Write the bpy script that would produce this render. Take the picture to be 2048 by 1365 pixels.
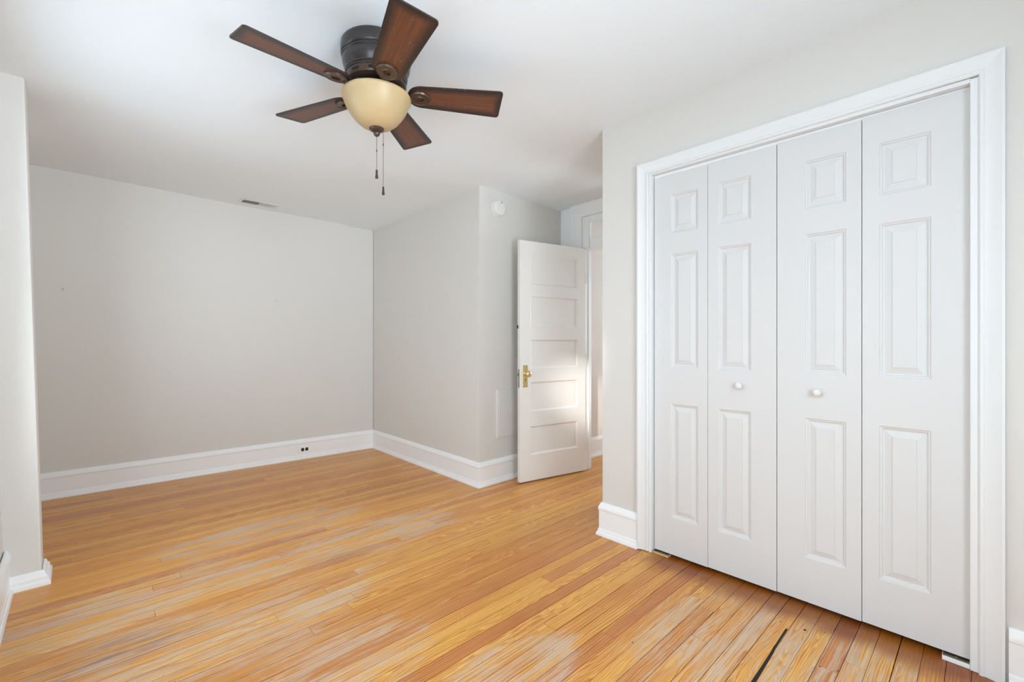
import bpy, bmesh, math, random
from mathutils import Vector, Matrix
random.seed(7)
S = bpy.context.scene
C = S.collection
PI = math.pi
for o in list(bpy.data.objects):
    bpy.data.objects.remove(o)

# ------------------------------------------------------------------ camera
H = 1.17                                   # eye height
cam = bpy.data.cameras.new('camera')
cam.sensor_width = 36.0
cam.lens = 912.0 / 2048.0 * 36.0
cam.clip_start = 0.02
camo = bpy.data.objects.new('camera', cam); C.objects.link(camo)
camo.location = (0, 0, H)
camo.rotation_euler = (PI / 2, 0, -math.radians(43.7))
S.camera = camo
# ------------------------------------------------------------------ exposure
S.view_settings.view_transform = 'Standard'
S.view_settings.look = 'None'
S.view_settings.gamma = 1
S.view_settings.use_curve_mapping = False
S.view_settings.exposure = 0.23
S.cycles.use_denoising = True
S.cycles.max_bounces = 14
S.cycles.diffuse_bounces = 10
S.cycles.glossy_bounces = 5
S.cycles.transmission_bounces = 6
S.cycles.transparent_max_bounces = 12
S.cycles.sample_clamp_indirect = 6
# ------------------------------------------------------------------ world: daylight, levels shaped by direction
W = bpy.data.worlds.new('sky'); S.world = W; W.use_nodes = True
bg = W.node_tree.nodes['Background']
bg.inputs[1].default_value = 1.0
_n = W.node_tree.nodes; _l = W.node_tree.links          # separate sky and ground levels, set to balance the room
_tc = _n.new('ShaderNodeTexCoord'); _sp = _n.new('ShaderNodeSeparateXYZ'); _l.new(_tc.outputs['Generated'], _sp.inputs[0])
_mr = _n.new('ShaderNodeMapRange'); _mr.inputs['From Min'].default_value = -.12; _mr.inputs['From Max'].default_value = .12
_l.new(_sp.outputs[2], _mr.inputs['Value'])
SIDE_GROUND, SIDE_SKY = (2.40, 2.85, 3.25, 1), (3.55, 4.10, 4.60, 1)
FRONT_GROUND, FRONT_SKY = (14.0, 16.0, 18.0, 1), (7.4, 8.4, 9.5, 1)
# invented lobes: bright towards -y for the far wall, dull towards -x
def _cmix(f, a, b):
    m = _n.new('ShaderNodeMix'); m.data_type = 'RGBA'; _l.new(f, m.inputs[0])
    for v, q in ((a, m.inputs[6]), (b, m.inputs[7])):
        if isinstance(v, tuple): q.default_value = v
        else: _l.new(v, q)
    return m.outputs[2]
_az = _n.new('ShaderNodeMapRange'); _az.interpolation_type = 'SMOOTHSTEP'
_az.inputs['From Min'].default_value = -.74; _az.inputs['From Max'].default_value = -.97
_l.new(_sp.outputs[1], _az.inputs['Value'])
OBL_GROUND, OBL_SKY = (4.20, 4.90, 5.55, 1), (5.1, 5.9, 6.6, 1)      # in-between lobe, added to brighten the alcove wall
_ob = _n.new('ShaderNodeMapRange'); _ob.interpolation_type = 'SMOOTHSTEP'
_ob.inputs['From Min'].default_value = -.22; _ob.inputs['From Max'].default_value = -.60
_l.new(_sp.outputs[1], _ob.inputs['Value'])
_l.new(_cmix(_az.outputs[0], _cmix(_ob.outputs[0], _cmix(_mr.outputs[0], SIDE_GROUND, SIDE_SKY), _cmix(_mr.outputs[0], OBL_GROUND, OBL_SKY)), _cmix(_mr.outputs[0], FRONT_GROUND, FRONT_SKY)), bg.inputs[0])
_hx = _n.new('ShaderNodeMapRange'); _hx.inputs['From Min'].default_value = .70; _hx.inputs['From Max'].default_value = .85
_hx.inputs['To Min'].default_value = 0; _hx.inputs['To Max'].default_value = 8.0; _l.new(_sp.outputs[0], _hx.inputs['Value'])  # added boost towards the hall window, brightens the dark hall
_ad = _n.new('ShaderNodeMath'); _ad.inputs[0].default_value = 1.0; _nb = _n.new('ShaderNodeMath'); _nb.operation = 'SUBTRACT'; _nb.inputs[0].default_value = 1.0; _l.new(_ob.outputs[0], _nb.inputs[1])
_pr = _n.new('ShaderNodeMath'); _pr.operation = 'MULTIPLY'; _l.new(_hx.outputs[0], _pr.inputs[0]); _l.new(_nb.outputs[0], _pr.inputs[1])
_l.new(_pr.outputs[0], _ad.inputs[1]); _l.new(_ad.outputs[0], bg.inputs[1])

XL = -0.24          # left wall
XC = 2.30           # closet wall
WIN = [             # left wall windows (y0, y1, z0, z1)
    (0.05, 1.00, 0.50, 2.15),
    (1.80, 2.85, 0.50, 2.15)]
FWIN = (0.20, 1.35, 0.40, 2.25)   # unseen fill window added in the wall behind the camera (x0, x1, z0, z1)
YF = -0.75
HWIN = (1.05, 1.75, 0.75, 2.05)   # hall window (y0, y1, z0, z1)
XH = 4.75

def portal(name, loc, rot, sx, sy):
    l = bpy.data.lights.new(name, 'AREA'); l.shape = 'RECTANGLE'; l.size = sx; l.size_y = sy
    l.cycles.is_portal = True
    o = bpy.data.objects.new(name, l); C.objects.link(o); o.location = loc; o.rotation_euler = rot
for (y0, y1, z0, z1) in WIN:
    portal('daylight_portal', (XL - .16, (y0 + y1) / 2, (z0 + z1) / 2), (0, -PI / 2, 0), z1 - z0, y1 - y0)
portal('daylight_portal', ((FWIN[0] + FWIN[1]) / 2, YF - .16, (FWIN[2] + FWIN[3]) / 2), (PI / 2, 0, 0), FWIN[1] - FWIN[0], FWIN[3] - FWIN[2])
portal('daylight_portal', (XH + .16, (HWIN[0] + HWIN[1]) / 2, (HWIN[2] + HWIN[3]) / 2), (0, PI / 2, 0), HWIN[3] - HWIN[2], HWIN[1] - HWIN[0])
# added spot lamp in place of reflected sun, lighting the patch on the door
GL_T = Vector((3.33, 2.51, 0.68))
GL_D = Vector((-3.46, -1.92, 1.12)).normalized()
gl = bpy.data.lights.new('door_patch_spot', 'SPOT'); gl.energy = 3000; gl.color = (1.0, .97, .93)
gl.spot_size = math.radians(4.3); gl.spot_blend = 0.7; gl.shadow_soft_size = .12
glo = bpy.data.objects.new('door_patch_spot', gl); C.objects.link(glo)
glo.location = GL_T + GL_D * 9.0
glo.rotation_euler = (-GL_D).to_track_quat('-Z', 'Y').to_euler()

# ------------------------------------------------------------------ materials
def lin(c):
    return tuple(((x / 255) / 12.92 if x / 255 <= .04045 else ((x / 255 + .055) / 1.055) ** 2.4) for x in c) + (1,)
def mat(name, rgb, rough=.5, metal=0, spec=.5, bump=0, bscale=60):
    m = bpy.data.materials.new(name); m.use_nodes = True
    nt = m.node_tree; b = nt.nodes['Principled BSDF']
    b.inputs['Base Color'].default_value = lin(rgb)
    b.inputs['Roughness'].default_value = rough
    b.inputs['Metallic'].default_value = metal
    b.inputs['Specular IOR Level'].default_value = spec
    if bump:
        tc = nt.nodes.new('ShaderNodeTexCoord'); n = nt.nodes.new('ShaderNodeTexNoise')
        n.inputs['Scale'].default_value = bscale; n.inputs['Detail'].default_value = 4
        bp = nt.nodes.new('ShaderNodeBump'); bp.inputs['Strength'].default_value = bump
        bp.inputs['Distance'].default_value = .002
        nt.links.new(tc.outputs['Object'], n.inputs['Vector'])
        nt.links.new(n.outputs['Fac'], bp.inputs['Height'])
        nt.links.new(bp.outputs['Normal'], b.inputs['Normal'])
    return m
M = {}
M['wall'] = mat('wall_paint', (216, 214, 209), .6, spec=.3, bump=.25, bscale=90)
M['ceil'] = mat('ceiling_paint', (235, 242, 246), .8, spec=.2, bump=.2, bscale=60)
M['trim'] = mat('trim_gloss_paint', (240, 242, 242), .38, spec=.45, bump=.12, bscale=25)
M['casing'] = mat('trim_paint_dimmed', (227, 229, 229), .38, spec=.45, bump=.12, bscale=25)  # trim paint in a darker copy, offsetting the strong light on the closet side
M['door'] = mat('door_gloss_paint', (229, 227, 222), .36, spec=.45, bump=.1, bscale=30)
M['closet'] = mat('closet_door_paint', (215, 215, 214), .42, spec=.4, bump=.15, bscale=120)
M['hall'] = mat('hall_wall_paint', (222, 216, 209), .6, spec=.3, bump=.2, bscale=90)
M['dark'] = mat('dark_recess', (18, 17, 16), .8)
M['subfloor'] = mat('gap_dirt', (38, 26, 18), .9)
M['bronze'] = mat('oiled_bronze', (72, 69, 69), .28, metal=.5)
M['iron'] = mat('brown_bronze', (88, 72, 62), .32, metal=.6)
M['chain'] = mat('bead_chain_metal', (120, 105, 90), .35, metal=.9)
M['fob'] = mat('dark_fob', (70, 58, 50), .4, metal=.3)
M['brass'] = mat('polished_brass', (222, 200, 140), .3, metal=.7)
M['steel'] = mat('worn_steel', (150, 140, 120), .4, metal=.9)
M['plastic'] = mat('white_plastic', (226, 224, 219), .35)
M['blackp'] = mat('black_plastic', (30, 29, 30), .4)
M['pine'] = mat('raw_pine', (206, 172, 120), .6, bump=.3, bscale=40)
M['sash'] = mat('sash_paint', (240, 240, 238), .4)

# amber glass bowl
m = bpy.data.materials.new('amber_glass'); m.use_nodes = True; nt = m.node_tree; b = nt.nodes['Principled BSDF']
b.inputs['Base Color'].default_value = lin((183, 158, 117)); b.inputs['Roughness'].default_value = .42
b.inputs['Subsurface Weight'].default_value = .2; b.inputs['Subsurface Radius'].default_value = (.06, .045, .025)
b.inputs['Subsurface Scale'].default_value = .5
b.inputs['Coat Weight'].default_value = .0; b.inputs['Coat Roughness'].default_value = .25
M['amber'] = m
# pane: thin clear glass
m = bpy.data.materials.new('window_glass'); m.use_nodes = True; nt = m.node_tree
nt.nodes.remove(nt.nodes['Principled BSDF']); out = nt.nodes['Material Output']
tr = nt.nodes.new('ShaderNodeBsdfTransparent'); gs = nt.nodes.new('ShaderNodeBsdfGlossy'); gs.inputs['Roughness'].default_value = .02
lw = nt.nodes.new('ShaderNodeLayerWeight'); lw.inputs['Blend'].default_value = .5     # facing term: the same from both faces of the pane
pw = nt.nodes.new('ShaderNodeMath'); pw.operation = 'POWER'; pw.inputs[1].default_value = 5.0
ma = nt.nodes.new('ShaderNodeMath'); ma.operation = 'MULTIPLY_ADD'; ma.inputs[1].default_value = .5; ma.inputs[2].default_value = .035
mx = nt.nodes.new('ShaderNodeMixShader')
nt.links.new(lw.outputs['Facing'], pw.inputs[0]); nt.links.new(pw.outputs[0], ma.inputs[0]); nt.links.new(ma.outputs[0], mx.inputs[0])
nt.links.new(tr.outputs[0], mx.inputs[1]); nt.links.new(gs.outputs[0], mx.inputs[2])
nt.links.new(mx.outputs[0], out.inputs[0]); M['glass'] = m

class NG:
    """small helper to write node graphs"""
    def __init__(s, nt): s.nt = nt
    def n(s, t, **k):
        x = s.nt.nodes.new(t)
        for a, v in k.items(): setattr(x, a, v)
        return x
    def l(s, a, b): s.nt.links.new(a, b)
    def put(s, v, sock):
        if isinstance(v, (int, float)): sock.default_value = v
        elif isinstance(v, tuple): sock.default_value = v
        else: s.l(v, sock)
    def m(s, op, a, b=0.0, c=None, clamp=False):
        x = s.n('ShaderNodeMath', operation=op, use_clamp=clamp)
        s.put(a, x.inputs[0]); s.put(b, x.inputs[1])
        if c is not None: s.put(c, x.inputs[2])
        return x.outputs[0]
    def mix(s, f, a, b, mode='MIX'):
        x = s.n('ShaderNodeMix', data_type='RGBA', blend_type=mode)
        s.put(f, x.inputs[0]); s.put(a, x.inputs[6]); s.put(b, x.inputs[7])
        return x.outputs[2]
    def xyz(s, x, y, z=0.0):
        c = s.n('ShaderNodeCombineXYZ'); s.put(x, c.inputs[0]); s.put(y, c.inputs[1]); s.put(z, c.inputs[2])
        return c.outputs[0]
    def noise(s, v, sc, det=3, rough=.55, dist=0.0):
        x = s.n('ShaderNodeTexNoise'); s.l(v, x.inputs['Vector'])
        x.inputs['Scale'].default_value = sc; x.inputs['Detail'].default_value = det
        x.inputs['Roughness'].default_value = rough; x.inputs['Distortion'].default_value = dist
        return x.outputs['Fac']
    def ramp(s, v, a, b, c=0.0, d=1.0):
        x = s.n('ShaderNodeMapRange', interpolation_type='SMOOTHSTEP')
        s.put(v, x.inputs['Value']); x.inputs['From Min'].default_value = a; x.inputs['From Max'].default_value = b
        x.inputs['To Min'].default_value = c; x.inputs['To Max'].default_value = d
        return x.outputs[0]

# old pine floor
def floor_mat():
    m = bpy.data.materials.new('old_pine_boards'); m.use_nodes = True; g = NG(m.node_tree)
    b = m.node_tree.nodes['Principled BSDF']
    tc = g.n('ShaderNodeTexCoord'); sp = g.n('ShaderNodeSeparateXYZ'); g.l(tc.outputs['Object'], sp.inputs[0])
    X, Y = sp.outputs[0], sp.outputs[1]
    at = g.n('ShaderNodeAttribute', attribute_name='board'); sa = g.n('ShaderNodeSeparateColor'); g.l(at.outputs['Color'], sa.inputs[0])
    r1, r2, r3 = sa.outputs[0], sa.outputs[1], sa.outputs[2]
    ox = g.m('MULTIPLY', r1, 37.0); oz = g.m('MULTIPLY', r2, 53.0)
    # slow wander of the growth rings along the board
    vw = g.xyz(g.m('MULTIPLY_ADD', X, 1.0, ox), g.m('MULTIPLY', Y, 9.0), oz)
    wander = g.noise(vw, 1.6, 3, .5)
    vw2 = g.xyz(g.m('MULTIPLY_ADD', X, 2.2, oz), g.m('MULTIPLY', Y, 20.0), ox)
    wander2 = g.noise(vw2, 2.0, 2, .5)
    amp = g.m('MULTIPLY_ADD', g.m('POWER', r3, 1.5), 15.0, 1.2)        # flat-sawn boards wander more
    freq = g.m('MULTIPLY_ADD', r2, -60.0, 118.0)
    ph = g.m('ADD', g.m('MULTIPLY', Y, freq), g.m('ADD', g.m('MULTIPLY', wander, amp), g.m('MULTIPLY', wander2, 1.3)))
    ring = g.m('FRACT', ph)
    ring = g.m('MULTIPLY', g.ramp(ring, 0.0, .72), g.ramp(ring, 1.0, .86))   # slow light, sharp dark edge
    fine = g.noise(g.xyz(g.m('MULTIPLY_ADD', X, 3.0, ox), g.m('MULTIPLY', Y, 260.0), oz), 1.0, 3, .6)
    streak = g.noise(g.xyz(g.m('MULTIPLY_ADD', X, 1.1, oz), g.m('MULTIPLY', Y, 34.0), ox), 1.0, 3, .55)
    # board tone
    tone = g.n('ShaderNodeValToRGB'); g.l(r1, tone.inputs[0])
    cr = tone.color_ramp
    cr.elements[0].position = 0; cr.elements[0].color = lin((225, 166, 84))
    cr.elements[1].position = 1; cr.elements[1].color = lin((231, 180, 98))
    for p, c in ((.12, (216, 153, 76)), (.22, (229, 170, 84)), (.5, (237, 185, 92)), (.72, (228, 174, 94)), (.87, (206, 140, 78)), (.93, (228, 172, 88))):
        e = cr.elements.new(p); e.color = lin(c)
    dark = g.mix(1.0, tone.outputs[0], lin((204, 158, 112)), 'MULTIPLY')
    rs = g.m('MULTIPLY', ring, g.ramp(streak, .3, .65, .45, 1.0))
    col = g.mix(g.m('MULTIPLY', rs, .95), tone.outputs[0], dark)
    col = g.mix(g.ramp(fine, .35, .75, 0, .30), col, dark)
    col = g.mix(g.ramp(streak, .52, .75, 0, .45), col, lin((234, 182, 104)))
    # bigger blotches of darker old varnish
    bl = g.noise(g.xyz(g.m('MULTIPLY', X, 1.3), g.m('MULTIPLY', Y, 2.6), r1), 1.4, 4, .6)
    col = g.mix(g.ramp(bl, .5, .7, 0, .35), col, g.mix(1.0, col, lin((232, 196, 160)), 'MULTIPLY'))
    # worn bare wood: patches along the walking line
    def spot(cx, cy, rx, ry):
        dx = g.m('DIVIDE', g.m('SUBTRACT', X, cx), rx); dy = g.m('DIVIDE', g.m('SUBTRACT', Y, cy), ry)
        d = g.m('ADD', g.m('MULTIPLY', dx, dx), g.m('MULTIPLY', dy, dy))
        return g.ramp(d, 1.0, 0.0)
    pats = [(.35, 2.4, 1.1, .75), (.5, 1.6, .8, .4), (1.2, 2.55, .9, .35), (1.05, 1.15, .5, .22), (.8, 3.05, .9, .3), (1.8, .55, .85, .6)]
    wr = None
    for p in pats:
        q = spot(*p); wr = q if wr is None else g.m('MAXIMUM', wr, q)
    wn = g.noise(g.xyz(g.m('MULTIPLY_ADD', X, 2.4, ox), g.m('MULTIPLY', Y, 42.0), oz), 1.7, 6, .7)
    wn2 = g.noise(g.xyz(g.m('MULTIPLY', X, 3.0), g.m('MULTIPLY', Y, 4.5), 2.0), 1.2, 4, .6)
    wsum = g.m('ADD', g.m('MULTIPLY', g.m('MINIMUM', g.m('MULTIPLY', wr, 1.6), 1.0), .36), g.m('ADD', g.m('MULTIPLY', wn, 1.15), g.m('MULTIPLY', wn2, .55)))
    wear = g.ramp(g.m('ADD', wsum, g.m('MULTIPLY_ADD', r2, .20, -.10)), 1.06, 1.40)
    wcol = g.mix(g.ramp(fine, .3, .7), lin((212, 192, 170)), lin((190, 168, 148)))
    col = g.mix(g.m('MULTIPLY', wear, .75), col, wcol)
    # old varnish along the closet threshold, darkened to include shade under the doors
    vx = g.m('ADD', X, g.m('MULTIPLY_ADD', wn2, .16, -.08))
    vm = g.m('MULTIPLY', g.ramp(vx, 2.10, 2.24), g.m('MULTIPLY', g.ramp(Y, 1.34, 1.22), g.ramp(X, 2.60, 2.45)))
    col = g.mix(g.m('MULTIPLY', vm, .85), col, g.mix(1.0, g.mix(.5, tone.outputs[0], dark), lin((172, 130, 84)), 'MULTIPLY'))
    # blue-grey stain in the open grain
    st = spot(.13, 2.27, .33, .13)
    st = g.m('MAXIMUM', st, spot(1.05, 2.42, .25, .08)); st = g.m('MAXIMUM', st, spot(.95, 3.05, .12, .04))
    sn = g.noise(g.xyz(g.m('MULTIPLY', X, 4.0), g.m('MULTIPLY', Y, 60.0), 5.0), 1.0, 4, .6)
    stm = g.m('MULTIPLY', st, g.ramp(sn, .42, .62))
    col = g.mix(g.m('MULTIPLY', stm, .6), col, lin((112, 108, 122)))
    # scratches and pale scuffs
    scn = None
    for k, (a_, off) in enumerate(((.9, 0), (1.9, 7), (2.6, 13))):
        ca, sa_ = math.cos(a_), math.sin(a_)
        u = g.m('ADD', g.m('MULTIPLY', X, ca), g.m('MULTIPLY', Y, sa_)); v = g.m('SUBTRACT', g.m('MULTIPLY', Y, ca), g.m('MULTIPLY', X, sa_))
        q = g.noise(g.xyz(g.m('MULTIPLY', u, 6.0), g.m('MULTIPLY', v, 210.0), float(off)), 1.0, 1, .4)
        q = g.m('MULTIPLY', g.ramp(q, .74, .80), g.ramp(g.noise(g.xyz(X, Y, float(off)), 3.0, 2), .52, .6))
        scn = q if scn is None else g.m('MAXIMUM', scn, q)
    col = g.mix(g.m('MULTIPLY', scn, .4), col, lin((236, 216, 190)))
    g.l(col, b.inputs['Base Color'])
    rr = g.m('ADD', g.m('MULTIPLY_ADD', wear, .22, .27), g.m('MULTIPLY', fine, .1))
    g.l(rr, b.inputs['Roughness'])
    b.inputs['Specular IOR Level'].default_value = .5
    hb = g.m('ADD', g.m('MULTIPLY', ring, -.5), g.m('MULTIPLY', fine, .5))
    bp = g.n('ShaderNodeBump'); bp.inputs['Strength'].default_value = .25; bp.inputs['Distance'].default_value = .0012
    g.l(hb, bp.inputs['Height']); g.l(bp.outputs[0], b.inputs['Normal'])
    return m
M['floor'] = floor_mat()

# fan blade: brown stained wood, burnished dark edge (a factory finish), pale scuffs
def blade_mat():
    m = bpy.data.materials.new('walnut_blade'); m.use_nodes = True; g = NG(m.node_tree)
    b = m.node_tree.nodes['Principled BSDF']
    tc = g.n('ShaderNodeTexCoord'); sp = g.n('ShaderNodeSeparateXYZ'); g.l(tc.outputs['Object'], sp.inputs[0])
    X, Y = sp.outputs[0], sp.outputs[1]
    at = g.n('ShaderNodeAttribute', attribute_name='edge')
    gr = g.noise(g.xyz(g.m('MULTIPLY', X, 5.0), g.m('MULTIPLY', Y, 120.0), 0.0), 1.0, 4, .6)
    col = g.mix(g.ramp(gr, .3, .7), lin((112, 66, 42)), lin((88, 52, 37)))
    bl = g.noise(g.xyz(X, Y, 1.0), 9.0, 3)
    e = g.m('ADD', at.outputs['Fac'], g.m('MULTIPLY_ADD', bl, .5, -.25))
    col = g.mix(g.ramp(e, .12, .85), col, lin((44, 34, 30)))
    sc = g.noise(g.xyz(g.m('MULTIPLY', X, 60.0), g.m('MULTIPLY', Y, 160.0), 3.0), 1.0, 2)
    sc = g.m('MULTIPLY', g.ramp(sc, .64, .72), g.ramp(g.noise(g.xyz(X, Y, 8.0), 12.0, 2), .50, .62))
    col = g.mix(g.m('MULTIPLY', sc, .6), col, lin((190, 170, 155)))
    g.l(col, b.inputs['Base Color']); b.inputs['Roughness'].default_value = .38
    return m
M['blade'] = blade_mat()

# ------------------------------------------------------------------ mesh helpers
def tag(o, label=None, cat=None, group=None, kind=None):
    if label: o['label'] = label
    if cat: o['category'] = cat
    if group: o['group'] = group
    if kind: o['kind'] = kind
    return o
def obj(name, bm, m, parent=None, smooth=False, bevel=0, angle=35):
    bmesh.ops.remove_doubles(bm, verts=bm.verts, dist=1e-6)
    bmesh.ops.recalc_face_normals(bm, faces=bm.faces)
    me = bpy.data.meshes.new(name); bm.to_mesh(me); bm.free()
    for x in (m if isinstance(m, (list, tuple)) else [m]): me.materials.append(x)
    o = bpy.data.objects.new(name, me); C.objects.link(o)
    if parent: o.parent = parent
    if smooth:
        me.polygons.foreach_set('use_smooth', [True] * len(me.polygons))
        try: me.set_sharp_from_angle(angle=math.radians(angle))
        except Exception: pass
    if bevel:
        md = o.modifiers.new('bevel', 'BEVEL'); md.width = bevel; md.segments = 2; md.limit_method = 'ANGLE'
        md.harden_normals = False
    return o
def empty(name, loc=(0, 0, 0), rz=0):
    o = bpy.data.objects.new(name, None); C.objects.link(o); o.location = loc; o.rotation_euler = (0, 0, rz); o.empty_display_size = .1
    return o
def box(bm, x0, x1, y0, y1, z0, z1, mi=0):
    v = [bm.verts.new(p) for p in ((x0, y0, z0), (x1, y0, z0), (x1, y1, z0), (x0, y1, z0), (x0, y0, z1), (x1, y0, z1), (x1, y1, z1), (x0, y1, z1))]
    for q in ((0, 3, 2, 1), (4, 5, 6, 7), (0, 1, 5, 4), (1, 2, 6, 5), (2, 3, 7, 6), (3, 0, 4, 7)):
        f = bm.faces.new([v[i] for i in q]); f.material_index = mi
    return v
def prism(bm, pts, z0, z1):
    """vertical prism over a 2D polygon; z1 may be a function"""
    a = [bm.verts.new((p[0], p[1], z0)) for p in pts]
    b = [bm.verts.new((p[0], p[1], z1)) for p in pts]
    bm.faces.new(a[::-1]); bm.faces.new(b)
    for i in range(len(pts)):
        j = (i + 1) % len(pts); bm.faces.new((a[i], a[j], b[j], b[i]))
def lathe(bm, prof, n=48, cap=True, M4=None):
    rings = []
    for (r, z) in prof:
        if r < 1e-6: rings.append([bm.verts.new((0, 0, z))])
        else: rings.append([bm.verts.new((r * math.cos(2 * PI * i / n), r * math.sin(2 * PI * i / n), z)) for i in range(n)])
    for a, b in zip(rings, rings[1:]):
        if len(a) == 1 and len(b) == 1: continue
        for i in range(n):
            j = (i + 1) % n
            if len(a) == 1: bm.faces.new((a[0], b[j], b[i]))
            elif len(b) == 1: bm.faces.new((a[i], a[j], b[0]))
            else: bm.faces.new((a[i], a[j], b[j], b[i]))
    if M4 is not None: bmesh.ops.transform(bm, matrix=M4, verts=[v for r in rings for v in r])
    return rings
def tube(bm, pts, r, n=8):
    rings = []
    for i, p in enumerate(pts):
        p = Vector(p); d = (Vector(pts[min(i + 1, len(pts) - 1)]) - Vector(pts[max(i - 1, 0)])).normalized()
        q = d.to_track_quat('Z', 'Y')
        rings.append([bm.verts.new(p + q @ Vector((r * math.cos(2 * PI * k / n), r * math.sin(2 * PI * k / n), 0))) for k in range(n)])
    for a, b in zip(rings, rings[1:]):
        for k in range(n): bm.faces.new((a[k], a[(k + 1) % n], b[(k + 1) % n], b[k]))
    bm.faces.new(rings[0][::-1]); bm.faces.new(rings[-1])
def sweep(bm, path, prof, O, A, B, N, closed=False):
    """sweep a closed profile [(offset, height)] along a path in the plane O + a*A + b*B; offset goes to the left of the path"""
    O, A, B, N = Vector(O), Vector(A), Vector(B), Vector(N)
    n = len(path); rings = []
    for i in range(n):
        p = Vector(path[i])
        def nrm(a, b):
            d = (Vector(b) - Vector(a)).normalized(); return Vector((-d.y, d.x))
        if i == 0 and not closed: m = nrm(path[0], path[1])
        elif i == n - 1 and not closed: m = nrm(path[-2], path[-1])
        else:
            n1 = nrm(path[i - 1], path[i]); n2 = nrm(path[i], path[(i + 1) % n]); m = (n1 + n2); m = m / m.dot(n1)
        rings.append([bm.verts.new(O + A * (p.x + m.x * o) + B * (p.y + m.y * o) + N * h) for (o, h) in prof])
    k = len(prof)
    for a, b in zip(rings, rings[1:] + (rings[:1] if closed else [])):
        for i in range(k): bm.faces.new((a[i], a[(i + 1) % k], b[(i + 1) % k], b[i]))
    if not closed: bm.faces.new(rings[0][::-1]); bm.faces.new(rings[-1])

# ------------------------------------------------------------------ the room shell
def cz(x, y):      # the old ceiling sags a little towards the back
    wl = max(0.0, min(1.0, (1.2 - x) / 1.3)); ty = (y - 3.15) / 1.65
    return cz0(x, y) + wl * ((-.024 + .061 * ty) if ty > 0 else -.024 * max(0.0, 1 + (y - 3.15) / 1.6))
def cz0(x, y):
    return 2.462 - .006 * (y - .2) - .009 * max(0, y - 1.2) * .6 + (-.008) * max(0, x - .5) * min(1, y / 2.5) - (.016 if y > 2.7 and x > 2 else .0) * min(1, (y - 2.7) / .3 if y > 2.7 else 0)
ZT = 2.60
def struct(name, bm, m, label, cat, **k):
    return tag(obj(name, bm, m, **k), label, cat, kind='structure')

# floor: every board cut as geometry, with staggered joints and open seams
BW = .0648; bm = bmesh.new(); lay = bm.loops.layers.float_color.new('board')
y = .5606 - BW * 21 - .0648 * .5
rows = []
r = 0
yy = .5606 - BW * 21
cuts = {0: [1.66, 2.16], -1: [2.21], -2: [2.20], 26: [2.19], 29: [1.66], 30: [], 34: [1.395], 21: [.873], 10: [1.4]}
holes = []
while yy < 4.95:
    k = round((yy - .5606) / BW)
    x = -.34 - random.random() * 1.8
    js = [x]
    while x < 4.9:
        x += random.choice((.9, 1.4, 1.9, 2.4, 2.9)) * random.uniform(.85, 1.15); js.append(x)
    for c in cuts.get(k, []): js = [q for q in js if abs(q - c) > .35] + [c]
    js = sorted(js)
    if js[0] > -.34: js.insert(0, -.5)
    for a, b in zip(js, js[1:]):
        if b < -.34 or a > 4.9: continue
        a2, b2 = max(a, -.34), min(b, 4.9)
        g0 = random.choice((.0007, .0011, .0014, .0020)); g1 = random.choice((.0006, .0009, .0013))
        y0, y1 = yy + g0, yy + BW - g1
        y0b = y0
        z = random.uniform(-.0004, .0004)
        ends = .0006
        v = box(bm, a2 + ends, b2 - ends, y0, y1, -.018, z)
        if k == 0 and abs(a2 - 1.66) < .01 or (k == 0 and b2 <= 1.67 and b2 > 1.6):
            pass
        col = (random.random(), random.random(), random.random(), 1)
        if k == 0: col = (.3, .2, .9, 1)
        if k == -1: col = (.55, .9, .9, 1)
        if k in (9, 20, 28): col = (.14, col[1], .1, 1)
        if k in (7, 12): col = (.87, col[1], .1, 1)
        for vv in v:
            for lp in vv.link_loops: lp[lay] = col
    yy += BW
# the wide open crack: dirt-filled split along one seam near the closet
crack = [(1.50, .5560, .0062), (1.66, .5575, .0066), (1.78, .5600, .0055), (1.88, .5622, .0050), (1.93, .5655, .0044), (1.95, .5655, .0036), (2.02, .5668, .0036), (2.07, .5672, .0040), (2.085, .567, .0034)]
def strip(bm, pts, z, mi, lay=None):
    vs = []
    for (x, y, w) in pts: vs.append((bm.verts.new((x, y - w, z)), bm.verts.new((x, y + w, z))))
    for a, b in zip(vs, vs[1:]):
        f = bm.faces.new((a[0], b[0], b[1], a[1])); f.material_index = mi
strip(bm, crack, .0009, 1)
# nail heads driven near the joints
for i in range(150):
    kx = random.uniform(.2, 2.4); ky = .5606 + BW * random.randint(-8, 40) + random.choice((.006, BW - .006))
    rr = random.uniform(.0010, .0019)
    vs = [bm.verts.new((kx + rr * math.cos(2 * PI * q / 7), ky + rr * math.sin(2 * PI * q / 7), .0008)) for q in range(7)]
    f = bm.faces.new(vs); f.material_index = 1
for (kx, ky, rr) in ((2.13, .515, .006), (1.93, .42, .003), (1.95, .37, .003), (1.80, .30, .003), (2.12, .60, .003), (2.17, .455, .0025), (1.56, .955, .003)):
    vs = [bm.verts.new((kx + rr * math.cos(2 * PI * q / 7), ky + rr * math.sin(2 * PI * q / 7), .0009)) for q in range(7)]
    f = bm.faces.new(vs); f.material_index = 1
box(bm, -.60, 4.9, -.95, 5.0, -.10, -.0181, 1)
struct('floor', bm, [M['floor'], M['subfloor']], 'worn honey-coloured pine strip floor running across the room', 'floor')

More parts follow.
